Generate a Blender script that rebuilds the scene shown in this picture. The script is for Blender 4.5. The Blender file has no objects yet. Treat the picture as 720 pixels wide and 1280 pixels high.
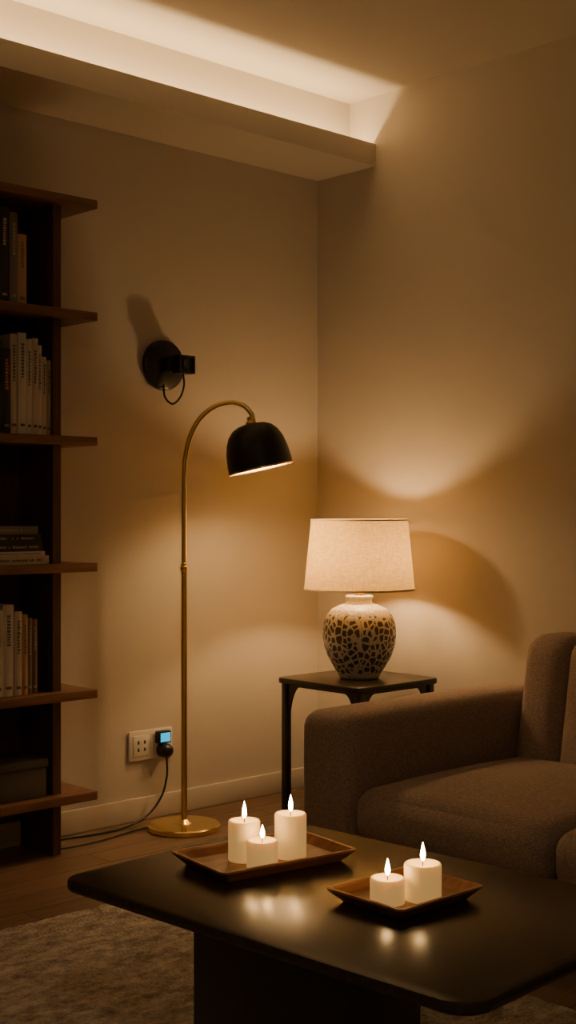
import bpy, bmesh, math, random
from mathutils import Vector, Matrix
random.seed(7)
scene = bpy.context.scene
COL = scene.collection

# ------------------------------------------------------------------ helpers
def new_mat(name):
    m = bpy.data.materials.new(name); m.use_nodes = True
    nt = m.node_tree; nt.nodes.clear()
    out = nt.nodes.new('ShaderNodeOutputMaterial')
    return m, nt, out

def pmat(name, color, rough=0.6, metal=0.0, color2=None, scale=8.0, stretch=(1,1,1), detail=4,
         bump=0.0, bscale=None, emis=None, estr=0.0, sss=0.0, sheen=0.0, coat=0.0, spec=0.5, bstretch=None):
    m, nt, out = new_mat(name)
    p = nt.nodes.new('ShaderNodeBsdfPrincipled')
    nt.links.new(p.outputs[0], out.inputs[0])
    p.inputs['Base Color'].default_value = (*color, 1)
    p.inputs['Roughness'].default_value = rough
    p.inputs['Metallic'].default_value = metal
    p.inputs['Specular IOR Level'].default_value = spec
    if sss:
        p.inputs['Subsurface Weight'].default_value = sss
        p.inputs['Subsurface Radius'].default_value = (0.014, 0.010, 0.005)
        p.inputs['Subsurface Scale'].default_value = 1.0
    if sheen:
        p.inputs['Sheen Weight'].default_value = sheen
        p.inputs['Sheen Tint'].default_value = (0.8, 0.6, 0.45, 1)
    if coat:
        p.inputs['Coat Weight'].default_value = coat
    if emis:
        p.inputs['Emission Color'].default_value = (*emis, 1)
        p.inputs['Emission Strength'].default_value = estr
    tc = nt.nodes.new('ShaderNodeTexCoord')
    def noise(sc, st):
        mp = nt.nodes.new('ShaderNodeMapping'); mp.inputs['Scale'].default_value = st
        nt.links.new(tc.outputs['Object'], mp.inputs[0])
        n = nt.nodes.new('ShaderNodeTexNoise'); n.inputs['Scale'].default_value = sc
        n.inputs['Detail'].default_value = detail
        nt.links.new(mp.outputs[0], n.inputs['Vector'])
        return n
    if color2:
        n = noise(scale, stretch)
        r = nt.nodes.new('ShaderNodeValToRGB')
        r.color_ramp.elements[0].position = 0.3; r.color_ramp.elements[1].position = 0.7
        r.color_ramp.elements[0].color = (*color, 1); r.color_ramp.elements[1].color = (*color2, 1)
        nt.links.new(n.outputs['Fac'], r.inputs[0])
        nt.links.new(r.outputs[0], p.inputs['Base Color'])
    if bump:
        n = noise(bscale or scale, bstretch or stretch)
        b = nt.nodes.new('ShaderNodeBump'); b.inputs['Strength'].default_value = bump
        b.inputs['Distance'].default_value = 0.01
        nt.links.new(n.outputs['Fac'], b.inputs['Height'])
        nt.links.new(b.outputs[0], p.inputs['Normal'])
    return m

def emat(name, color, strength):
    m, nt, out = new_mat(name)
    e = nt.nodes.new('ShaderNodeEmission')
    e.inputs[0].default_value = (*color, 1); e.inputs[1].default_value = strength
    nt.links.new(e.outputs[0], out.inputs[0])
    return m

def finish(name, bm, mats, parent=None, smooth=False, loc=(0,0,0), rot=(0,0,0), autosmooth=None):
    bmesh.ops.recalc_face_normals(bm, faces=bm.faces)
    me = bpy.data.meshes.new(name); bm.to_mesh(me); bm.free()
    if not isinstance(mats, (list, tuple)): mats = [mats]
    for mm in mats: me.materials.append(mm)
    if smooth:
        for f in me.polygons: f.use_smooth = True
        if autosmooth:
            try: me.set_sharp_from_angle(angle=math.radians(autosmooth))
            except Exception: pass
    o = bpy.data.objects.new(name, me); COL.objects.link(o)
    o.location = loc; o.rotation_euler = rot
    if parent: o.parent = parent
    return o

def empty(name, loc, label, cat, rotz=0.0, group=None):
    e = bpy.data.objects.new(name, None); COL.objects.link(e)
    e.empty_display_size = 0.1
    e.location = loc; e.rotation_euler = (0, 0, rotz)
    tag(e, label, cat, group); return e

def tag(o, label, cat, group=None):
    o["label"] = label; o["category"] = cat
    if group: o["group"] = group
    return o

def add_box(bm, x0, x1, y0, y1, z0, z1, mi=0):
    vs = [bm.verts.new(c) for c in [(x0,y0,z0),(x1,y0,z0),(x1,y1,z0),(x0,y1,z0),(x0,y0,z1),(x1,y0,z1),(x1,y1,z1),(x0,y1,z1)]]
    fs = []
    for q in [(0,3,2,1),(4,5,6,7),(0,1,5,4),(1,2,6,5),(2,3,7,6),(3,0,4,7)]:
        f = bm.faces.new([vs[i] for i in q]); f.material_index = mi; fs.append(f)
    return fs

def box(name, x0, x1, y0, y1, z0, z1, mat, parent=None, bevel=0.0, seg=2, **k):
    bm = bmesh.new()
    add_box(bm, min(x0,x1), max(x0,x1), min(y0,y1), max(y0,y1), min(z0,z1), max(z0,z1))
    if bevel:
        bmesh.ops.bevel(bm, geom=list(bm.edges), offset=bevel, segments=seg, affect='EDGES', profile=0.5)
    return finish(name, bm, mat, parent, smooth=bool(bevel), autosmooth=40 if bevel else None, **k)

def lathe(name, prof, mat, parent=None, seg=64, smooth=True, autosmooth=35, mat_fn=None, close=False, **k):
    bm = bmesh.new(); rings = []
    for r, z in prof:
        if r < 1e-6: rings.append([bm.verts.new((0,0,z))])
        else: rings.append([bm.verts.new((r*math.cos(2*math.pi*i/seg), r*math.sin(2*math.pi*i/seg), z)) for i in range(seg)])
    if close: rings.append(rings[0])
    for j, (a, b) in enumerate(zip(rings[:-1], rings[1:])):
        for i in range(seg):
            i2 = (i+1) % seg
            if len(a) == 1 and len(b) == 1: continue
            if len(a) == 1: f = bm.faces.new([a[0], b[i2], b[i]])
            elif len(b) == 1: f = bm.faces.new([a[i], a[i2], b[0]])
            else: f = bm.faces.new([a[i], a[i2], b[i2], b[i]])
            if mat_fn: f.material_index = mat_fn(j)
    return finish(name, bm, mat, parent, smooth=smooth, autosmooth=autosmooth, **k)

def catmull(pts, n=10):
    P = [Vector(p) for p in pts]; P = [P[0]*2-P[1]] + P + [P[-1]*2-P[-2]]
    out = []
    for i in range(1, len(P)-2):
        for s in range(n):
            t = s/n; a,b,c,d = P[i-1],P[i],P[i+1],P[i+2]
            out.append(0.5*((2*b)+(c-a)*t+(2*a-5*b+4*c-d)*t*t+(3*b-a-3*c+d)*t**3))
    out.append(P[-2].copy()); return out

def tube(name, pts, r, mat, parent=None, seg=12, smooth_n=10, **k):
    pts = catmull(pts, smooth_n) if smooth_n else [Vector(p) for p in pts]
    bm = bmesh.new(); rings = []
    T = (pts[1]-pts[0]).normalized()
    N = T.orthogonal().normalized()
    for i, p in enumerate(pts):
        if i == 0: t = (pts[1]-pts[0])
        elif i == len(pts)-1: t = pts[-1]-pts[-2]
        else: t = pts[i+1]-pts[i-1]
        t.normalize()
        N = (N - t*N.dot(t)).normalized(); B = t.cross(N)
        rr = r(i/(len(pts)-1)) if callable(r) else r
        rings.append([bm.verts.new(p + N*rr*math.cos(2*math.pi*j/seg) + B*rr*math.sin(2*math.pi*j/seg)) for j in range(seg)])
    for a, b in zip(rings[:-1], rings[1:]):
        for j in range(seg): bm.faces.new([a[j], a[(j+1)%seg], b[(j+1)%seg], b[j]])
    bm.faces.new(rings[0]); bm.faces.new(rings[-1])
    return finish(name, bm, mat, parent, smooth=True, autosmooth=50, **k)

def rrect(hx, hy, r, n=8):
    pts = []
    for cx, cy, a0 in [(hx-r,hy-r,0),(-hx+r,hy-r,90),(-hx+r,-hy+r,180),(hx-r,-hy+r,270)]:
        for i in range(n+1):
            a = math.radians(a0+90*i/n); pts.append((cx+r*math.cos(a), cy+r*math.sin(a)))
    return pts

def slab(name, hx, hy, r, z0, z1, mat, parent=None, bevel=0.003, n=10, **k):
    """rounded-rectangle slab with small edge rounding, stacked outlines"""
    bm = bmesh.new(); layers = []
    h = z1-z0; bv = min(bevel, h/2.01)
    spec = [(bv, z0), (bv*0.3, z0+bv*0.3), (0, z0+bv), (0, z1-bv), (bv*0.3, z1-bv*0.3), (bv, z1)]
    for ins, z in spec:
        layers.append([bm.verts.new((x, y, z)) for x, y in rrect(hx-ins, hy-ins, max(r-ins, 0.001), n)])
    for a, b in zip(layers[:-1], layers[1:]):
        m = len(a)
        for i in range(m): bm.faces.new([a[i], a[(i+1)%m], b[(i+1)%m], b[i]])
    bm.faces.new(layers[0][::-1]); bm.faces.new(layers[-1])
    return finish(name, bm, mat, parent, smooth=True, autosmooth=30, **k)

def cushion(name, x0, x1, y0, y1, z0, z1, r, mat, parent=None, puff=(0,0,0), n=14, shear=0.0, shear_z=0.0, wob=0.0):
    c = Vector(((x0+x1)/2, (y0+y1)/2, (z0+z1)/2)); h = Vector((abs(x1-x0)/2, abs(y1-y0)/2, abs(z1-z0)/2))
    bm = bmesh.new()
    bmesh.ops.create_cube(bm, size=2.0)
    bmesh.ops.subdivide_edges(bm, edges=list(bm.edges), cuts=n, use_grid_fill=True)
    for v in bm.verts:
        u = v.co.copy()
        # concentrate samples near edges
        q = Vector([math.sin(max(-1,min(1,a))*math.pi/2) for a in u])
        p = Vector((q.x*h.x, q.y*h.y, q.z*h.z))
        rr = min(r, h.x*0.98, h.y*0.98, h.z*0.98)
        inner = Vector([max(-(h[i]-rr), min(h[i]-rr, p[i])) for i in range(3)])
        d = p - inner
        if d.length > 1e-9: p = inner + d.normalized()*rr
        f = [1-q[i]*q[i] for i in range(3)]
        p.x += puff[0]*q.x*f[1]*f[2]; p.y += puff[1]*q.y*f[0]*f[2]; p.z += puff[2]*q.z*f[0]*f[1]
        if wob:
            p += Vector((math.sin(9*p.y+5*p.z), math.sin(8*p.x+3*p.z), math.sin(7*p.x+6*p.y)))*wob
        p += c
        p.x += shear*(p.z-shear_z)
        v.co = p
    return finish(name, bm, mat, parent, smooth=True)

def prism(name, poly, axis, a0, a1, mat, parent=None, bevel=0.0):
    """extrude 2-D polygon; axis 'y' -> poly in xz, axis 'x' -> poly in yz"""
    bm = bmesh.new()
    def mk(a): return [bm.verts.new((p[0], a, p[1]) if axis == 'y' else (a, p[0], p[1])) for p in poly]
    A = mk(a0); B = mk(a1); m = len(poly)
    for i in range(m): bm.faces.new([A[i], A[(i+1)%m], B[(i+1)%m], B[i]])
    fa = bm.faces.new(A[::-1]); fb = bm.faces.new(B)
    bm.normal_update()
    bmesh.ops.triangulate(bm, faces=[fa, fb], ngon_method='EAR_CLIP')
    return finish(name, bm, mat, parent)

# ------------------------------------------------------------------ materials
M_wall = pmat('wall_paint', (0.56,0.50,0.425), 0.85, color2=(0.59,0.53,0.45), scale=1.5, bump=0.08, bscale=180)
M_ceil = pmat('ceiling_paint', (0.60,0.54,0.455), 0.9, bump=0.04, bscale=120)
M_trim = pmat('trim_paint', (0.62,0.55,0.46), 0.5)
M_brass = pmat('brass', (0.96,0.73,0.32), 0.23, 1.0)
M_black = pmat('black_enamel', (0.010,0.010,0.010), 0.45)
M_lining = pmat('shade_lining', (0.85,0.72,0.5), 0.5)
M_plastic = pmat('black_plastic', (0.012,0.012,0.013), 0.35)
M_white = pmat('white_plastic', (0.72,0.68,0.62), 0.35)
M_dark = pmat('dark_lacquer', (0.020,0.016,0.014), 0.30, color2=(0.026,0.021,0.018), scale=30, bump=0.03, bscale=300)
M_top = pmat('table_top_lacquer', (0.022,0.016,0.013), 0.26, color2=(0.034,0.025,0.020), scale=6, stretch=(1,12,1), bump=0.03, bscale=90)
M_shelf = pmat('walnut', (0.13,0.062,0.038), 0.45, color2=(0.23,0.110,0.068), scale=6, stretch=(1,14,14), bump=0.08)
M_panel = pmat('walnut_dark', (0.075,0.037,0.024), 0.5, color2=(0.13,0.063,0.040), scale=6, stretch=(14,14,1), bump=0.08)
M_tray = pmat('tray_wood', (0.24,0.098,0.042), 0.4, color2=(0.42,0.19,0.085), scale=10, stretch=(1,10,6), bump=0.05)
M_wax = pmat('candle_wax_glow', (0.88,0.72,0.42), 0.5, sss=0.6, emis=(1.0,0.56,0.16), estr=0.36)  # weak emission puts the flame's glow into the wax colour
M_wick = pmat('wick', (0.02,0.012,0.008), 0.9)
M_paper = pmat('paper', (0.62,0.54,0.42), 0.8, color2=(0.5,0.43,0.33), scale=60, stretch=(20,1,1))
M_box = pmat('grey_card', (0.10,0.09,0.082), 0.6)
BULB = (1.0,0.645,0.30)
M_led = emat('led_warm', (1.0,0.66,0.31), 6.0)

# flame with vertical gradient
def flame_mat():
    m, nt, out = new_mat('flame')
    tc = nt.nodes.new('ShaderNodeTexCoord'); sp = nt.nodes.new('ShaderNodeSeparateXYZ')
    nt.links.new(tc.outputs['Generated'], sp.inputs[0])
    r = nt.nodes.new('ShaderNodeValToRGB')
    r.color_ramp.elements[0].color = (1.0,0.34,0.07,1); r.color_ramp.elements[0].position = 0.0
    r.color_ramp.elements[1].color = (1.0,0.60,0.22,1); r.color_ramp.elements[1].position = 0.35
    nt.links.new(sp.outputs['Z'], r.inputs[0])
    e = nt.nodes.new('ShaderNodeEmission'); e.inputs[1].default_value = 95
    nt.links.new(r.outputs[0], e.inputs[0]); nt.links.new(e.outputs[0], out.inputs[0])
    return m
M_flame = flame_mat()

# woven fabric
def fabric_mat(name, c1, c2, sc=420, bump=0.35, sheen=0.25):
    m, nt, out = new_mat(name)
    p = nt.nodes.new('ShaderNodeBsdfPrincipled'); nt.links.new(p.outputs[0], out.inputs[0])
    p.inputs['Roughness'].default_value = 0.95; p.inputs['Specular IOR Level'].default_value = 0.15
    p.inputs['Sheen Weight'].default_value = sheen; p.inputs['Sheen Tint'].default_value = (0.8,0.7,0.6,1)
    tc = nt.nodes.new('ShaderNodeTexCoord')
    hs = []
    for st in [(1,1,0.25),(0.25,0.25,1)]:
        mp = nt.nodes.new('ShaderNodeMapping'); mp.inputs['Scale'].default_value = st
        nt.links.new(tc.outputs['Object'], mp.inputs[0])
        n = nt.nodes.new('ShaderNodeTexNoise'); n.inputs['Scale'].default_value = sc; n.inputs['Detail'].default_value = 2
        nt.links.new(mp.outputs[0], n.inputs['Vector']); hs.append(n)
    mx = nt.nodes.new('ShaderNodeMath'); mx.operation = 'MAXIMUM'
    nt.links.new(hs[0].outputs['Fac'], mx.inputs[0]); nt.links.new(hs[1].outputs['Fac'], mx.inputs[1])
    r = nt.nodes.new('ShaderNodeValToRGB'); r.color_ramp.elements[0].position = 0.4; r.color_ramp.elements[1].position = 0.72
    r.color_ramp.elements[0].color = (*c1,1); r.color_ramp.elements[1].color = (*c2,1)
    nt.links.new(mx.outputs[0], r.inputs[0]); nt.links.new(r.outputs[0], p.inputs['Base Color'])
    b = nt.nodes.new('ShaderNodeBump'); b.inputs['Strength'].default_value = bump; b.inputs['Distance'].default_value = 0.004
    nt.links.new(mx.outputs[0], b.inputs['Height']); nt.links.new(b.outputs[0], p.inputs['Normal'])
    return m
M_sofa = fabric_mat('sofa_fabric', (0.19,0.140,0.118), (0.40,0.305,0.26))

# linen lamp shade: diffuse + translucent with weave
def shade_mat():
    m, nt, out = new_mat('linen_shade')
    tc = nt.nodes.new('ShaderNodeTexCoord')
    ns = []
    for st in [(1,1,0.06),(0.12,0.12,1)]:
        mp = nt.nodes.new('ShaderNodeMapping'); mp.inputs['Scale'].default_value = st
        nt.links.new(tc.outputs['Object'], mp.inputs[0])
        n = nt.nodes.new('ShaderNodeTexNoise'); n.inputs['Scale'].default_value = 330; n.inputs['Detail'].default_value = 2
        nt.links.new(mp.outputs[0], n.inputs['Vector']); ns.append(n)
    a = nt.nodes.new('ShaderNodeMath'); a.operation = 'ADD'
    nt.links.new(ns[0].outputs['Fac'], a.inputs[0]); nt.links.new(ns[1].outputs['Fac'], a.inputs[1])
    r = nt.nodes.new('ShaderNodeValToRGB'); r.color_ramp.elements[0].position = 0.38; r.color_ramp.elements[1].position = 0.62
    r.color_ramp.elements[0].color = (0.68,0.44,0.15,1); r.color_ramp.elements[1].color = (0.86,0.64,0.28,1)
    h = nt.nodes.new('ShaderNodeMath'); h.operation = 'MULTIPLY'; h.inputs[1].default_value = 0.5
    nt.links.new(a.outputs[0], h.inputs[0]); nt.links.new(h.outputs[0], r.inputs[0])
    d = nt.nodes.new('ShaderNodeBsdfDiffuse'); t = nt.nodes.new('ShaderNodeBsdfTranslucent')
    nt.links.new(r.outputs[0], d.inputs[0]); nt.links.new(r.outputs[0], t.inputs[0])
    mix = nt.nodes.new('ShaderNodeMixShader'); mix.inputs[0].default_value = 0.24
    nt.links.new(d.outputs[0], mix.inputs[1]); nt.links.new(t.outputs[0], mix.inputs[2])
    nt.links.new(mix.outputs[0], out.inputs[0])
    return m
M_shade = shade_mat()
M_shadetrim = pmat('shade_trim', (0.62,0.47,0.28), 0.8)

# vase
def vase_mat():
    m, nt, out = new_mat('vase_glaze')
    p = nt.nodes.new('ShaderNodeBsdfPrincipled'); nt.links.new(p.outputs[0], out.inputs[0])
    p.inputs['Roughness'].default_value = 0.5
    tc = nt.nodes.new('ShaderNodeTexCoord')
    nz = nt.nodes.new('ShaderNodeTexNoise'); nz.inputs['Scale'].default_value = 25
    nt.links.new(tc.outputs['Object'], nz.inputs['Vector'])
    mixv = nt.nodes.new('ShaderNodeMix'); mixv.data_type = 'VECTOR'; mixv.inputs[0].default_value = 0.010
    nt.links.new(tc.outputs['Object'], mixv.inputs[4]); nt.links.new(nz.outputs['Color'], mixv.inputs[5])
    mp = nt.nodes.new('ShaderNodeMapping'); mp.inputs['Scale'].default_value = (1,1,0.78)
    nt.links.new(mixv.outputs[1], mp.inputs[0])
    v = nt.nodes.new('ShaderNodeTexVoronoi'); v.feature = 'DISTANCE_TO_EDGE'; v.inputs['Scale'].default_value = 46
    v.inputs['Randomness'].default_value = 0.75
    nt.links.new(mp.outputs[0], v.inputs['Vector'])
    # threshold varies with height: cells vanish toward the shoulder and foot
    sp = nt.nodes.new('ShaderNodeSeparateXYZ'); nt.links.new(tc.outputs['Object'], sp.inputs[0])
    mr = nt.nodes.new('ShaderNodeValToRGB'); cr = mr.color_ramp
    cr.elements[0].position = 0.0; cr.elements[0].color = (0.30,)*3+(1,)
    cr.elements[1].position = 1.0; cr.elements[1].color = (1,1,1,1)
    for pos, val in [(0.07,0.10),(0.13,0.0),(0.68,0.0),(0.76,0.12),(0.83,1.0)]:
        e = cr.elements.new(pos); e.color = (val,val,val,1)
    dv = nt.nodes.new('ShaderNodeMath'); dv.operation='DIVIDE'; dv.inputs[1].default_value = 0.30
    nt.links.new(sp.outputs['Z'], dv.inputs[0]); nt.links.new(dv.outputs[0], mr.inputs[0])
    sub = nt.nodes.new('ShaderNodeMath'); sub.operation='SUBTRACT'
    nt.links.new(v.outputs['Distance'], sub.inputs[0]); nt.links.new(mr.outputs[0], sub.inputs[1])
    st = nt.nodes.new('ShaderNodeValToRGB')
    st.color_ramp.elements[0].position = 0.100; st.color_ramp.elements[0].color = (0.54,0.51,0.46,1)
    st.color_ramp.elements[1].position = 0.130; st.color_ramp.elements[1].color = (0.050,0.045,0.038,1)
    nt.links.new(sub.outputs[0], st.inputs[0])
    n2 = nt.nodes.new('ShaderNodeTexNoise'); n2.inputs['Scale'].default_value = 140; n2.inputs['Detail'].default_value = 3
    nt.links.new(tc.outputs['Object'], n2.inputs['Vector'])
    mc = nt.nodes.new('ShaderNodeMix'); mc.data_type='RGBA'; mc.blend_type='MULTIPLY'; mc.inputs[0].default_value = 0.4
    r2 = nt.nodes.new('ShaderNodeValToRGB'); r2.color_ramp.elements[0].position=.38; r2.color_ramp.elements[1].position=.55
    r2.color_ramp.elements[0].color=(0.4,0.38,0.35,1); r2.color_ramp.elements[1].color=(1,1,1,1)
    nt.links.new(n2.outputs['Fac'], r2.inputs[0])
    nt.links.new(st.outputs[0], mc.inputs[6]); nt.links.new(r2.outputs[0], mc.inputs[7])
    nt.links.new(mc.outputs[2], p.inputs['Base Color'])
    b = nt.nodes.new('ShaderNodeBump'); b.inputs['Strength'].default_value = 0.8; b.inputs['Distance'].default_value = 0.004; b.invert = True
    nt.links.new(sub.outputs[0], b.inputs['Height']); nt.links.new(b.outputs[0], p.inputs['Normal'])
    return m
M_vase = vase_mat()

def floor_mat():
    m, nt, out = new_mat('floor_planks')
    p = nt.nodes.new('ShaderNodeBsdfPrincipled'); nt.links.new(p.outputs[0], out.inputs[0])
    p.inputs['Roughness'].default_value = 0.42
    tc = nt.nodes.new('ShaderNodeTexCoord')
    br = nt.nodes.new('ShaderNodeTexBrick'); br.inputs['Scale'].default_value = 1.0
    br.inputs['Brick Width'].default_value = 1.3; br.inputs['Row Height'].default_value = 0.13
    br.inputs['Mortar Size'].default_value = 0.0025; br.offset = 0.37
    br.inputs['Color1'].default_value = (0.20,0.125,0.082,1); br.inputs['Color2'].default_value = (0.26,0.17,0.115,1)
    br.inputs['Mortar'].default_value = (0.05,0.032,0.022,1)
    nt.links.new(tc.outputs['Object'], br.inputs['Vector'])
    mp = nt.nodes.new('ShaderNodeMapping'); mp.inputs['Scale'].default_value = (1.5,22,1)
    nt.links.new(tc.outputs['Object'], mp.inputs[0])
    n = nt.nodes.new('ShaderNodeTexNoise'); n.inputs['Scale'].default_value = 3; n.inputs['Detail'].default_value = 6
    nt.links.new(mp.outputs[0], n.inputs['Vector'])
    r = nt.nodes.new('ShaderNodeValToRGB'); r.color_ramp.elements[0].color=(0.55,0.5,0.45,1); r.color_ramp.elements[1].color=(1,1,1,1)
    r.color_ramp.elements[0].position=.3; r.color_ramp.elements[1].position=.65
    nt.links.new(n.outputs['Fac'], r.inputs[0])
    mc = nt.nodes.new('ShaderNodeMix'); mc.data_type='RGBA'; mc.blend_type='MULTIPLY'; mc.inputs[0].default_value = 0.8
    nt.links.new(br.outputs['Color'], mc.inputs[6]); nt.links.new(r.outputs[0], mc.inputs[7])
    nt.links.new(mc.outputs[2], p.inputs['Base Color'])
    return m
M_floor = floor_mat()

def rug_mat():
    m, nt, out = new_mat('rug_wool')
    p = nt.nodes.new('ShaderNodeBsdfPrincipled'); nt.links.new(p.outputs[0], out.inputs[0])
    p.inputs['Roughness'].default_value = 1.0; p.inputs['Specular IOR Level'].default_value = 0.05
    tc = nt.nodes.new('ShaderNodeTexCoord')
    mp = nt.nodes.new('ShaderNodeMapping'); mp.inputs['Scale'].default_value = (1.0,1.7,1)
    nt.links.new(tc.outputs['Object'], mp.inputs[0])
    n = nt.nodes.new('ShaderNodeTexNoise'); n.inputs['Scale'].default_value = 12; n.inputs['Detail'].default_value = 10; n.inputs['Roughness'].default_value = 0.85
    nt.links.new(mp.outputs[0], n.inputs['Vector'])
    r = nt.nodes.new('ShaderNodeValToRGB'); r.color_ramp.elements[0].position=.40; r.color_ramp.elements[1].position=.60
    r.color_ramp.elements[0].color=(0.32,0.27,0.23,1); r.color_ramp.elements[1].color=(0.88,0.80,0.70,1)
    nt.links.new(n.outputs['Fac'], r.inputs[0])
    nt.links.new(r.outputs[0], p.inputs['Base Color'])
    n3 = nt.nodes.new('ShaderNodeTexNoise'); n3.inputs['Scale'].default_value = 110; n3.inputs['Detail'].default_value = 4
    nt.links.new(tc.outputs['Object'], n3.inputs['Vector'])
    b = nt.nodes.new('ShaderNodeBump'); b.inputs['Strength'].default_value = 1.0; b.inputs['Distance'].default_value = 0.02
    nt.links.new(n3.outputs['Fac'], b.inputs['Height']); nt.links.new(b.outputs[0], p.inputs['Normal'])
    return m
M_rug = rug_mat()

# ------------------------------------------------------------------ room shell
def struct(o): o["kind"] = "structure"; return o
RX, RY, H = -5.2, -5.2, 2.70
struct(box('floor', RX-0.1, 0.1, RY-0.1, 0.1, -0.1, 0.0, M_floor))
struct(box('ceiling', RX-0.1, 0.1, RY-0.1, 0.1, H, H+0.1, M_ceil))
struct(box('wall_north', RX, 0.0, 0.0, 0.1, 0.0, H, M_wall))
struct(box('wall_east', 0.0, 0.1, RY, 0.1, 0.0, H, M_wall))
struct(box('wall_south', RX, 0.0, RY-0.1, RY, 0.0, H, M_wall))
struct(box('wall_west', RX-0.1, RX, RY-0.1, 0.1, 0.0, H, M_wall))
struct(box('baseboard_north', RX, -0.015, -0.015, 0.0, 0.0, 0.082, M_trim, bevel=0.004))
struct(box('baseboard_east', -0.015, 0.0, RY, 0.0, 0.0, 0.082, M_trim, bevel=0.004))
# lowered soffit with a light cove: bottom board, front lip, recessed riser
struct(box('trim_1', RX, 0.0, -0.319, 0.0, 2.430, 2.450, M_ceil))
struct(box('trim_2', RX, 0.0, -0.319, -0.302, 2.4502, 2.515, M_ceil))
struct(box('trim_3', RX, 0.0, -0.180, 0.0, 2.4502, H, M_ceil))
led = box('led_strip', RX+0.05, -0.02, -0.262, -0.250, 2.4505, 2.4545, M_led)
tag(led, "warm white LED strip lying in the ceiling cove", "light strip")
def area(name, loc, rot, sx, sy, power, color):
    l = bpy.data.lights.new(name, 'AREA'); l.shape='RECTANGLE'; l.size=sx; l.size_y=sy; l.energy=power; l.color=color
    o = bpy.data.objects.new(name, l); COL.objects.link(o); o.location=loc; o.rotation_euler=rot; return o
cl = area('cove_light', (-2.60,-0.255,2.458), (math.pi,0,0), 5.16, 0.02, 23, (1.0,0.66,0.32))
cl.parent = led

# added fill lamp, out of view overhead, softly brightening the whole room
cp = empty('fill_lamp', (-3.5,-3.9,2.6995), "unseen round opal fill lamp added to brighten the room", "fill lamp")
lathe('fill_canopy', [(0,0),(0.21,0),(0.21,-0.03),(0.20,-0.035),(0,-0.035)], M_white, cp, seg=48)
lathe('fill_diffuser', [(0.195,-0.036),(0.19,-0.055),(0.14,-0.072),(0.07,-0.080),(0,-0.082)], emat('fill_glow', (1.0,0.74,0.48), 25), cp, seg=48)

# ------------------------------------------------------------------ bookcase
SX1 = -1.252
bc = empty('bookcase', (-1.82,-0.13,0), "dark walnut open bookcase with overhanging shelves against the wall", "bookcase")
ox, oy = -1.82, -0.13
def L(x): return x-ox
def K(y): return y-oy
for z in [2.092,1.729,1.325,0.918,0.509,0.180]:
    box('shelf', L(-2.39), L(SX1), K(-0.25), K(-0.002), z-0.014, z+0.014, M_shelf, bc, bevel=0.002)
zs = [0.0,0.180,0.509,0.918,1.325,1.729,2.092]
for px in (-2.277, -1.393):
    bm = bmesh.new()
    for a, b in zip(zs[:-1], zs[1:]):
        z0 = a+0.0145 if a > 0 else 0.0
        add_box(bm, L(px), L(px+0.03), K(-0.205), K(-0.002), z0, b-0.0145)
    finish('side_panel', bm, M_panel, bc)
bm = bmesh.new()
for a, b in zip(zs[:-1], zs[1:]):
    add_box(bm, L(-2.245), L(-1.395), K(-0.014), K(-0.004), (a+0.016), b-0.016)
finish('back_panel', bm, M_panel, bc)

# books: spine faces -Y, cover + page block in a single mesh
_bm_cache = {}
def bookmat(c, ink):
    key = (c, ink)
    if key in _bm_cache: return _bm_cache[key]
    m, nt, out = new_mat('book_cloth')
    p = nt.nodes.new('ShaderNodeBsdfPrincipled'); nt.links.new(p.outputs[0], out.inputs[0])
    p.inputs['Roughness'].default_value = 0.6
    tc = nt.nodes.new('ShaderNodeTexCoord')
    n = nt.nodes.new('ShaderNodeTexNoise'); n.inputs['Scale'].default_value = 40
    nt.links.new(tc.outputs['Object'], n.inputs['Vector'])
    r = nt.nodes.new('ShaderNodeValToRGB')
    r.color_ramp.elements[0].color = (*[v*0.8 for v in c],1); r.color_ramp.elements[1].color = (*c,1)
    nt.links.new(n.outputs['Fac'], r.inputs[0]); nt.links.new(r.outputs[0], p.inputs['Base Color'])
    _bm_cache[key] = m; return m
_ink = {}
def inkmat(c):
    if c not in _ink: _ink[c] = pmat('spine_ink', c, 0.5)
    return _ink[c]
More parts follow.
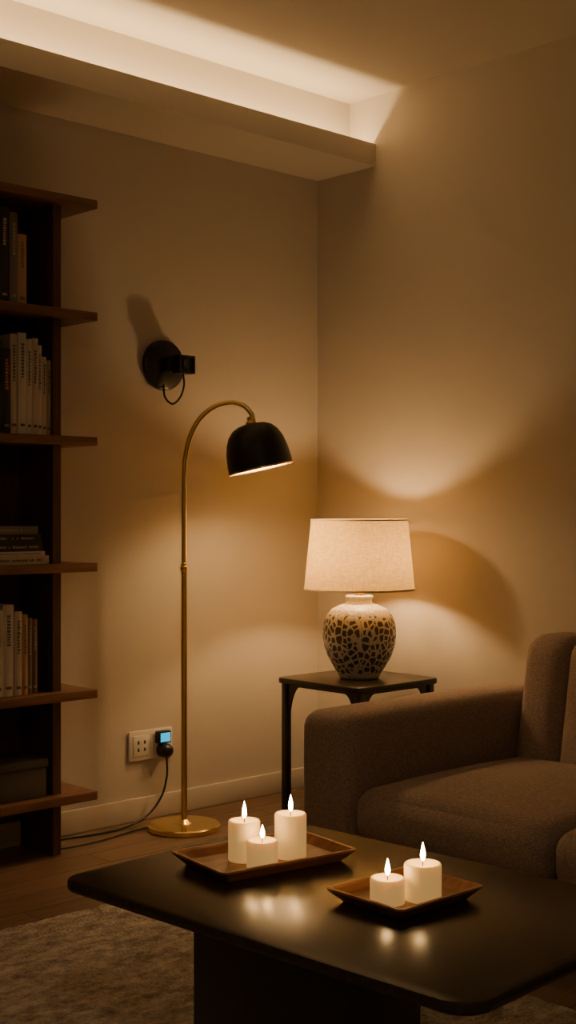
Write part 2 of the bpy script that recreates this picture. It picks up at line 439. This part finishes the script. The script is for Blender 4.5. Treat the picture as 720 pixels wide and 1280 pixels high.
def book(x0, x1, zb, h, depth, col, ink, label, group, front=-0.205, flat=False, tilt=0):
    """upright: thickness x0..x1; flat: length x0..x1 and h = thickness"""
    bm = bmesh.new(); c = 0.0022
    w = x1-x0
    if not flat:
        add_box(bm, 0, c, 0, depth, 0, h, 0); add_box(bm, w-c, w, 0, depth, 0, h, 0)
        # slightly rounded spine
        n = 6; prev=None
        for i in range(n+1):
            t = i/n; x = w*t; y = -0.0035*math.sin(math.pi*t)
            cur = (bm.verts.new((x,y,0)), bm.verts.new((x,y,h)), bm.verts.new((x,0.002,0)), bm.verts.new((x,0.002,h)))
            if prev:
                for q in [(prev[0],cur[0],cur[1],prev[1]), (prev[1],cur[1],cur[3],prev[3]), (prev[0],prev[2],cur[2],cur[0])]: bm.faces.new(q)
            prev = cur
        add_box(bm, c, w-c, 0.002, depth-0.005, 0.004, h-0.004, 1)
        # printed marks on the spine
        yy = -0.0043
        z = h*random.uniform(0.5,0.6); zt = h*0.88
        k = 0
        while z < zt:
            lh = random.uniform(0.004,0.009)
            add_box(bm, w*0.34, w*random.uniform(0.58,0.7), yy, yy+0.002, z, z+lh, 2); z += lh+0.003; k += 1
        add_box(bm, w*0.25, w*0.75, yy, yy+0.002, h*0.08, h*0.08+0.008, 2)
    else:
        add_box(bm, 0, w, 0, depth, 0, c, 0); add_box(bm, 0, w, 0, depth, h-c, h, 0)
        add_box(bm, 0, w, -0.002, 0.001, 0, h, 0)
        add_box(bm, 0.004, w-0.004, 0.001, depth-0.005, c, h-c, 1)
        x = w*0.30
        while x < w*0.93:
            lw = random.uniform(0.003,0.007)
            if random.random() < 0.85: add_box(bm, x, x+lw, -0.003, -0.001, h*0.36, h*random.uniform(0.55,0.66), 2)
            x += lw+0.003
    o = finish('book', bm, [bookmat(col, ink), M_paper, inkmat(ink)], loc=(x0, front, zb))
    tag(o, label, "book", group)
    return o
def xb(px):  # shelf-run coordinate of a spine boundary, metres
    return -1.583 + px*0.00292
INKD=(0.14,0.115,0.09); INKL=(0.38,0.32,0.24)
CREAM=(0.62,0.54,0.43); WHITE=(0.70,0.64,0.55); DK=(0.035,0.032,0.032); GREY=(0.20,0.175,0.155); TAN=(0.52,0.33,0.20); BRN=(0.20,0.11,0.07)
def row(zb, items, group):
    for (a, b, h, col, ink, lab) in items:
        book(xb(a)+0.0004, xb(b)-0.0004, zb, h, 0.15+random.uniform(-0.01,0.015), col, ink, lab, group, front=-0.203+random.uniform(-0.004,0.006))
row(1.7435, [(-44,-30,.27,BRN,INKL,"brown hardback book standing on the bookcase shelf"),
            (-30,-14,.29,DK,INKL,"tall black hardback book standing on the shelf"),
            (-14,-1,.26,GREY,INKL,"grey hardback book standing on the shelf"),
            (-1,11,.300,DK,INKL,"tall black hardback book with pale spine lettering"),
            (11,21,.287,GREY,INKL,"dark grey hardback book between black and tan books"),
            (21,32,.222,TAN,INKD,"short tan hardback book at the row's end")], "books on the upper shelf")
row(1.3395, [(-42,-28,.28,WHITE,INKD,"off-white hardback book standing in a row"),
            (-28,-12,.26,BRN,INKL,"brown hardback book standing in a row"),
            (-12,1,.29,DK,INKL,"black hardback book standing in a row"),
            (1,12,.265,DK,(0.5,0.2,0.08),"black hardback book with orange spine marks"),
            (12,21,.312,CREAM,INKD,"tall cream hardback book in a row of pale books"),
            (21,31,.318,WHITE,INKD,"tall white hardback book in a row of pale books"),
            (31,38,.300,WHITE,INKD,"thin white hardback book in a row of pale books"),
            (38,46,.305,CREAM,INKD,"thin cream hardback book in a row of pale books"),
            (46,52,.285,WHITE,INKD,"slim off-white paperback in a row of pale books"),
            (52,58,.25,CREAM,INKD,"slim short cream paperback in a row of pale books"),
            (58,64,.24,(0.4,0.33,0.25),INKD,"short beige book against the shelf side panel")], "pale books on the middle shelf")
row(0.5235, [(-40,-26,.24,GREY,INKL,"grey hardback book standing on the lower shelf"),
            (-26,-10,.28,WHITE,INKD,"white hardback book standing on the lower shelf"),
            (-10,4,.27,CREAM,INKD,"cream hardback book standing on the lower shelf"),
            (4,17,.285,WHITE,INKD,"tall off-white hardback book on the lower shelf"),
            (17,27,.262,CREAM,INKD,"cream hardback book with dark spine marks"),
            (27,34,.252,TAN,INKD,"thin tan paperback book on the lower shelf"),
            (34,40,.240,GREY,INKL,"thin grey paperback book on the lower shelf"),
            (40,47,.235,BRN,INKL,"dark brown book at the row's end")], "books on the lower shelf")
z = 0.9325
for (a, b, t, col, ink, lab) in [(-30,60,.026,CREAM,INKD,"cream hardback lying at the bottom of a stack"),
                       (-34,55,.014,WHITE,INKD,"thin off-white book lying in a stack"),
                       (-28,52,.028,DK,INKL,"black hardback with pale lettering lying in a stack"),
                       (-32,50,.026,DK,INKL,"black hardback with pale lettering lying in a stack"),
                       (-25,46,.024,GREY,INKL,"dark grey hardback lying on top of a stack")]:
    book(xb(a), xb(b), z, t, 0.16, col, ink, lab, "stack of books lying flat", front=-0.203, flat=True)
    z += t+0.0004
# storage box
sb = empty('storage_box', (-1.59,-0.125,0.1945), "dark grey lidded storage box on the bottom shelf", "box")
box('box_body', -0.17,0.17,-0.085,0.085,0,0.095,M_box,sb,bevel=0.003)
box('lid', -0.175,0.175,-0.09,0.09,0.0955,0.122,M_box,sb,bevel=0.003)

# ------------------------------------------------------------------ floor lamp
ang = math.radians(-43.54)
fl = empty('floor_lamp', (-0.865,-0.215,0), "brass arc floor lamp with a black dome shade beside the bookcase", "floor lamp", rotz=ang)
lathe('base', [(0,0),(0.122,0),(0.126,0.003),(0.126,0.016),(0.122,0.020),(0.03,0.023),(0.022,0.029),(0.014,0.036),(0,0.036)], M_brass, fl, seg=96)
lathe('pole', [(0,0.03),(0.0112,0.03),(0.0112,0.885),(0.0125,0.887),(0.0125,0.893),(0.0165,0.896),(0.0165,0.908),(0.0125,0.911),(0.0125,0.918),(0.0094,0.921),(0.0089,1.19),(0,1.19)], M_brass, fl, seg=24)
tube('arm', [(0,0,1.185),(0,0,1.225),(0.004,0,1.285),(0.020,0,1.355),(0.052,0,1.417),(0.102,0,1.460),(0.158,0,1.476),(0.205,0,1.465),(0.232,0,1.438),(0.240,0,1.412)], 0.0088, M_brass, fl, seg=16)
tilt = math.radians(-12.5)
shade_loc = (0.266,0,1.247)
sh_prof = [(0.113,0.0),(0.112,0.03),(0.108,0.065),(0.100,0.098),(0.088,0.124),(0.070,0.144),(0.048,0.155),(0.018,0.160)]
lathe('shade', sh_prof+[(0.018,0.158),(0.047,0.153),(0.069,0.142),(0.086,0.122),(0.098,0.097),(0.106,0.064),(0.110,0.03),(0.111,0.0)], M_black, fl, seg=72, close=True, autosmooth=60, loc=shade_loc, rot=(0,tilt,0))
lathe('shade_lining', [(0.1107,0.0008),(0.1095,0.03),(0.1055,0.063),(0.0975,0.096),(0.085,0.121),(0.068,0.140),(0.046,0.151),(0,0.153)], M_lining, fl, seg=72, loc=shade_loc, rot=(0,tilt,0))
lathe('shade_rim', [(0.1110,-0.003),(0.1140,-0.003),(0.1148,0.0),(0.1140,0.003),(0.1108,0.003)], M_brass, fl, seg=72, close=True, loc=shade_loc, rot=(0,tilt,0))
lathe('shade_cap', [(0,0.154),(0.019,0.158),(0.019,0.166),(0.012,0.171),(0.010,0.183),(0,0.185)], M_brass, fl, seg=24, loc=shade_loc, rot=(0,tilt,0))
lathe('bulb', [(0,0.028),(0.014,0.031),(0.024,0.044),(0.026,0.056),(0.020,0.072),(0.013,0.088),(0.013,0.148),(0,0.148)], emat('bulb_glow_reading', BULB, 320), fl, seg=20, loc=shade_loc, rot=(0,tilt,0))
tube('power_cord', [(-0.12,-0.01,0.008),(-0.155,-0.02,0.004),(-0.26,-0.17,0.004),(-0.36,-0.27,0.004),(-0.42,-0.30,0.004)], 0.0028, M_plastic, fl, seg=8)

# ------------------------------------------------------------------ wall mounted black device
wm = empty('wall_camera', (-0.794,-0.0005,1.626), "black round wall-mounted camera with a looped cable", "wall camera")
lathe('mount_disc', [(0,0),(0.088,0),(0.091,0.004),(0.090,0.018),(0.080,0.026),(0.03,0.030),(0,0.030)], M_plastic, wm, seg=64, rot=(math.pi/2,0,0))
box('bracket', -0.022,0.026,-0.075,-0.026,-0.026,0.022,M_plastic,wm,bevel=0.006)
lathe('bracket_knob', [(0,-0.028),(0.018,-0.028),(0.02,-0.024),(0.02,0.024),(0.018,0.028),(0,0.028)], M_plastic, wm, seg=32, loc=(0.0,-0.055,0.0))
bm = bmesh.new()
for (a,b,c,d) in [(-0.006,0.0,-0.034,0.030),(0.058,0.064,-0.034,0.030)]: add_box(bm,a,b,-0.112,-0.070,c,d)
add_box(bm,0.0,0.058,-0.112,-0.070,0.024,0.030); add_box(bm,0.0,0.058,-0.112,-0.070,-0.034,-0.028)
add_box(bm,0.0,0.058,-0.104,-0.070,-0.028,0.024)
finish('camera_head', bm, M_plastic, wm)
lathe('lens', [(0,0),(0.017,0),(0.019,0.003),(0.018,0.007),(0.012,0.005),(0,0.006)], pmat('lens_glass',(0.02,0.02,0.022),0.1), wm, seg=32, loc=(0.029,-0.104,-0.002), rot=(math.pi/2,0,0))
tube('cable', [(0.03,-0.085,-0.033),(0.034,-0.085,-0.075),(0.022,-0.078,-0.118),(0.0,-0.062,-0.142),(-0.018,-0.042,-0.118),(-0.012,-0.026,-0.075),(-0.006,-0.022,-0.06)], 0.0036, M_plastic, wm, seg=8)

# ------------------------------------------------------------------ wall socket
ws = empty('wall_socket', (-0.850,-0.0005,0.266), "white double wall socket plate above the baseboard", "wall socket")
box('face_plate', -0.098,0.098,-0.011,0.0,-0.053,0.053,M_white,ws,bevel=0.004)
box('socket_insert', -0.082,-0.008,-0.0135,-0.0105,-0.037,0.037,M_white,ws,bevel=0.0015)
box('socket_insert', 0.008,0.082,-0.0135,-0.0105,-0.037,0.037,M_white,ws,bevel=0.0015)
for dx, dz in [(-0.014,0.012),(0.014,0.012),(-0.014,-0.014),(0.014,-0.014)]:
    box('socket_hole', -0.045+dx-0.0035, -0.045+dx+0.0035, -0.0142,-0.0132, dz-0.006, dz+0.006, M_plastic, ws)
pa = empty('power_adapter', (-0.806,-0.0145,0.246), "black plug with a glowing cyan indicator in the wall socket", "power adapter")
lathe('plug_body', [(0,0.0),(0.024,0.0),(0.026,0.004),(0.026,0.030),(0.022,0.042),(0.012,0.050),(0,0.052)], M_plastic, pa, seg=40, loc=(0,0,-0.004), rot=(math.pi/2,0,0))
box('indicator_housing', -0.031,0.025,-0.026,0.0,0.022,0.066,M_plastic,pa,bevel=0.004)
box('indicator_light', -0.025,0.019,-0.028,-0.0262,0.028,0.060,emat('cyan_glow',(0.01,0.46,0.66),1.4),pa,bevel=0.0008)
tube('cord', [(0,-0.030,-0.028),(-0.002,-0.034,-0.05),(-0.012,-0.045,-0.095),(-0.045,-0.055,-0.160),(-0.12,-0.065,-0.215),(-0.22,-0.068,-0.2385),(-0.33,-0.062,-0.2415),(-0.43,-0.045,-0.2415),(-0.53,-0.04,-0.2415)], 0.0038, M_plastic, pa, seg=10)

# ------------------------------------------------------------------ side table + table lamp
st = empty('side_table', (-0.285,-0.492,0), "dark square side table with rounded corners beside the sofa", "side table")
slab('table_top', 0.212,0.212,0.035,0.480,0.500,M_dark,st,bevel=0.004)
for sx in (-1,1):
    for sy in (-1,1):
        x, y = sx*0.182, sy*0.182
        box('leg', x-0.013,x+0.013,y-0.013,y+0.013,0,0.4795,M_dark,st,bevel=0.003)
def apron(a, b, ztop):
    # legs flare smoothly into the rail under the top
    rx, rz, t0 = 0.055, 0.150, 0.010
    pts = [(a,ztop),(b,ztop),(b,ztop-t0-rz)]
    for i in range(13):
        t = math.radians(90*i/12); pts.append((b-0.001-rx*(1-math.cos(t)), ztop-t0-rz+rz*math.sin(t)))
    for i in range(13):
        t = math.radians(90-90*i/12); pts.append((a+0.001+rx*(1-math.cos(t)), ztop-t0-rz+rz*math.sin(t)))
    pts.append((a,ztop-t0-rz)); return pts
for s in (-1,1):
    prism('apron', apron(-0.168,0.168,0.4795), 'y', s*0.182-0.005, s*0.182+0.005, M_dark, st)
    prism('apron', apron(-0.168,0.168,0.4795), 'x', s*0.182-0.005, s*0.182+0.005, M_dark, st)

tl = empty('table_lamp', (-0.290,-0.505,0.5005), "patterned ceramic table lamp with a glowing linen drum shade", "table lamp")
lathe('lamp_body', [(0,0),(0.066,0),(0.072,0.004),(0.075,0.012),(0.092,0.040),(0.114,0.078),(0.127,0.115),(0.132,0.152),(0.130,0.190),(0.120,0.222),(0.100,0.247),(0.070,0.262),(0.052,0.267),(0.046,0.271),(0.045,0.282),(0.050,0.287),(0.050,0.294),(0.044,0.297),(0,0.297)], M_vase, tl, seg=96, autosmooth=60)
lathe('socket', [(0,0.297),(0.022,0.297),(0.022,0.305),(0.014,0.309),(0.014,0.365),(0.019,0.368),(0.019,0.400),(0,0.402)], M_brass, tl, seg=32)
SB, ST = 0.318, 0.570
rb, rt = 0.199, 0.174
lathe('lamp_shade', [(rb,SB),(rt,ST)], M_shade, tl, seg=128, autosmooth=None)
lathe('shade_trim', [(rb-0.0015,SB-0.001),(rb+0.0012,SB-0.001),(rb+0.0007,SB+0.005),(rb-0.0018,SB+0.005)], M_shadetrim, tl, seg=128, close=True)
lathe('shade_trim', [(rt-0.0012,ST-0.005),(rt+0.0016,ST-0.005),(rt+0.0012,ST+0.001),(rt-0.0015,ST+0.001)], M_shadetrim, tl, seg=128, close=True)
lathe('bulb', [(0,0.402),(0.012,0.404),(0.020,0.416),(0.030,0.436),(0.028,0.454),(0.016,0.466),(0,0.470)], emat('bulb_glow_table', BULB, 290), tl, seg=24)

# ------------------------------------------------------------------ sofa
so = empty('sofa', (-0.57,-1.87,0), "taupe brown fabric sofa with low square arms against the wall", "sofa")
sx, sy = -0.57, -1.87
def cus(name, x0,x1,y0,y1,z0,z1,r,**k): return cushion(name, x0-sx,x1-sx,y0-sy,y1-sy,z0,z1,r,M_sofa,so,**k)
cus('arm', -1.075,-0.10,-1.205,-0.995,0.055,0.522,0.052,puff=(0.006,0.006,0.004))
cus('arm', -1.075,-0.10,-2.745,-2.54,0.055,0.522,0.052,puff=(0.006,0.006,0.004))
cus('seat_base', -1.03,-0.12,-2.538,-1.207,0.055,0.19,0.02)
cus('seat_cushion', -1.08,-0.30,-1.868,-1.209,0.165,0.325,0.06,puff=(0.02,0.0,0.028),n=20)
cus('seat_cushion', -1.08,-0.30,-2.536,-1.874,0.165,0.325,0.06,puff=(0.02,0.0,0.028),n=20)
cus('backrest', -0.34,-0.13,-1.375,-1.207,0.20,0.70,0.055,puff=(0.008,0,0.006),shear=0.18,shear_z=0.3)
cus('back_cushion', -0.355,-0.13,-1.95,-1.380,0.20,0.705,0.06,puff=(0.03,0,0.01),shear=0.18,shear_z=0.3,n=20)
cus('back_cushion', -0.355,-0.13,-2.536,-1.956,0.20,0.705,0.06,puff=(0.03,0,0.01),shear=0.18,shear_z=0.3,n=20)
for fx in (-0.98,-0.18):
    for fy in (-1.07,-2.67):
        box('foot', fx-sx-0.025,fx-sx+0.025,fy-sy-0.025,fy-sy+0.025,0,0.06,M_dark,so,bevel=0.004)

# ------------------------------------------------------------------ rug
bm = bmesh.new(); nx, ny = 340, 360
rx0, rx1, ry0, ry1 = -3.75,-1.30,-3.35,-0.76
from mathutils import noise as mn
g = [[None]*(ny+1) for _ in range(nx+1)]
for i in range(nx+1):
    for j in range(ny+1):
        x = rx0+(rx1-rx0)*i/nx; y = ry0+(ry1-ry0)*j/ny
        e = (i in (0,nx)) or (j in (0,ny))
        h = 0.0 if e else 0.009+0.0055*mn.noise(Vector((x*42,y*42,0)))+0.002*mn.noise(Vector((x*9,y*9,3)))
        g[i][j] = bm.verts.new((x+ (0 if not e else 0.004*mn.noise(Vector((x*30,y*30,1)))), y+(0 if not e else 0.006*mn.noise(Vector((x*30,y*30,5)))), h+0.0006))
for i in range(nx):
    for j in range(ny): bm.faces.new([g[i][j],g[i+1][j],g[i+1][j+1],g[i][j+1]])
rug = finish('rug', bm, M_rug, smooth=True)
tag(rug, "soft beige wool pile rug under the coffee table", "rug")

# ------------------------------------------------------------------ coffee table
ct = empty('coffee_table', (-1.882,-2.007,0), "low dark lacquered coffee table with rounded corners on the rug", "coffee table", rotz=math.radians(3.0))
slab('table_top', 0.343,0.508,0.055,0.338,0.360,M_top,ct,bevel=0.006,n=14)
box('pedestal', -0.180,0.03,-0.13,0.28,0.0172,0.3375,M_dark,ct,bevel=0.006)

# ------------------------------------------------------------------ trays
def tray(cx, cy, hx, hy, rz, label):
    t = empty('tray', (cx,cy,0.3605), label, "tray", rotz=rz)
    bm = bmesh.new(); L0=[]
    spec = [(-0.022,0.0),(0.0,0.022),(0.0,0.026),(-0.007,0.026),(-0.009,0.022),(-0.026,0.010)]
    for ins, z in spec:
        L0.append([bm.verts.new((x,y,z)) for x,y in rrect(hx+ins,hy+ins,0.012+0*ins,5)])
    for a,b in zip(L0[:-1],L0[1:]):
        m=len(a)
        for i in range(m): bm.faces.new([a[i],a[(i+1)%m],b[(i+1)%m],b[i]])
    bm.faces.new(L0[0][::-1]); bm.faces.new(L0[-1])
    finish('tray_body', bm, M_tray, t, smooth=True, autosmooth=25)
    return t
tray(-1.868,-1.720,0.167,0.107,math.radians(-9),"rectangular wooden tray holding three lit candles")
tray(-1.857,-2.104,0.118,0.098,math.radians(-1),"small wooden tray holding two lit candles")

# ------------------------------------------------------------------ candles
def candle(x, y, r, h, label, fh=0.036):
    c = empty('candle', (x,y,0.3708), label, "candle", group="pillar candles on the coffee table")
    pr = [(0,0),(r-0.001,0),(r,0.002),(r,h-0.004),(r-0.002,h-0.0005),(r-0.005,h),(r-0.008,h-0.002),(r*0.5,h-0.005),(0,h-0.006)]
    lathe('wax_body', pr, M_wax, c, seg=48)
    tube('wick', [(0,0,h-0.007),(0.0004,0,h),(0.001,0,h+0.006)], 0.0011, M_wick, c, seg=6, smooth_n=3)
    f0 = h+0.003
    fp = [(0,0),(0.0026,0.002),(0.0045,0.008),(0.0049,0.013),(0.0040,0.020),(0.0024,0.028),(0.0010,0.034),(0,0.038)]
    lathe('flame', [(a,b*fh/0.038) for a,b in fp], M_flame, c, seg=16, loc=(0.0005,0,f0))
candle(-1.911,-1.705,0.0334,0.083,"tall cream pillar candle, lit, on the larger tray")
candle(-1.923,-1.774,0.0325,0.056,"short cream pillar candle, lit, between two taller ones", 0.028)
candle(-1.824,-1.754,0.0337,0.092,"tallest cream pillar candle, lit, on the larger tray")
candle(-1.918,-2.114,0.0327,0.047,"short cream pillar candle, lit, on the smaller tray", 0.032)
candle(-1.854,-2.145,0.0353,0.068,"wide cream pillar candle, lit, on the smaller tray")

# ------------------------------------------------------------------ world + camera
w = bpy.data.worlds.new('World'); scene.world = w; w.use_nodes = True
w.node_tree.nodes['Background'].inputs[0].default_value = (1.0,0.7,0.45,1)
w.node_tree.nodes['Background'].inputs[1].default_value = 0.02
cam = bpy.data.cameras.new('Camera'); co = bpy.data.objects.new('Camera', cam); COL.objects.link(co)
co.location = (-3.738,-3.7605,1.097); co.rotation_euler = (math.pi/2,0,math.radians(-43.54))
cam.sensor_fit = 'VERTICAL'; cam.sensor_height = 36; cam.lens = 46.24
cam.clip_start = 0.05
scene.camera = co
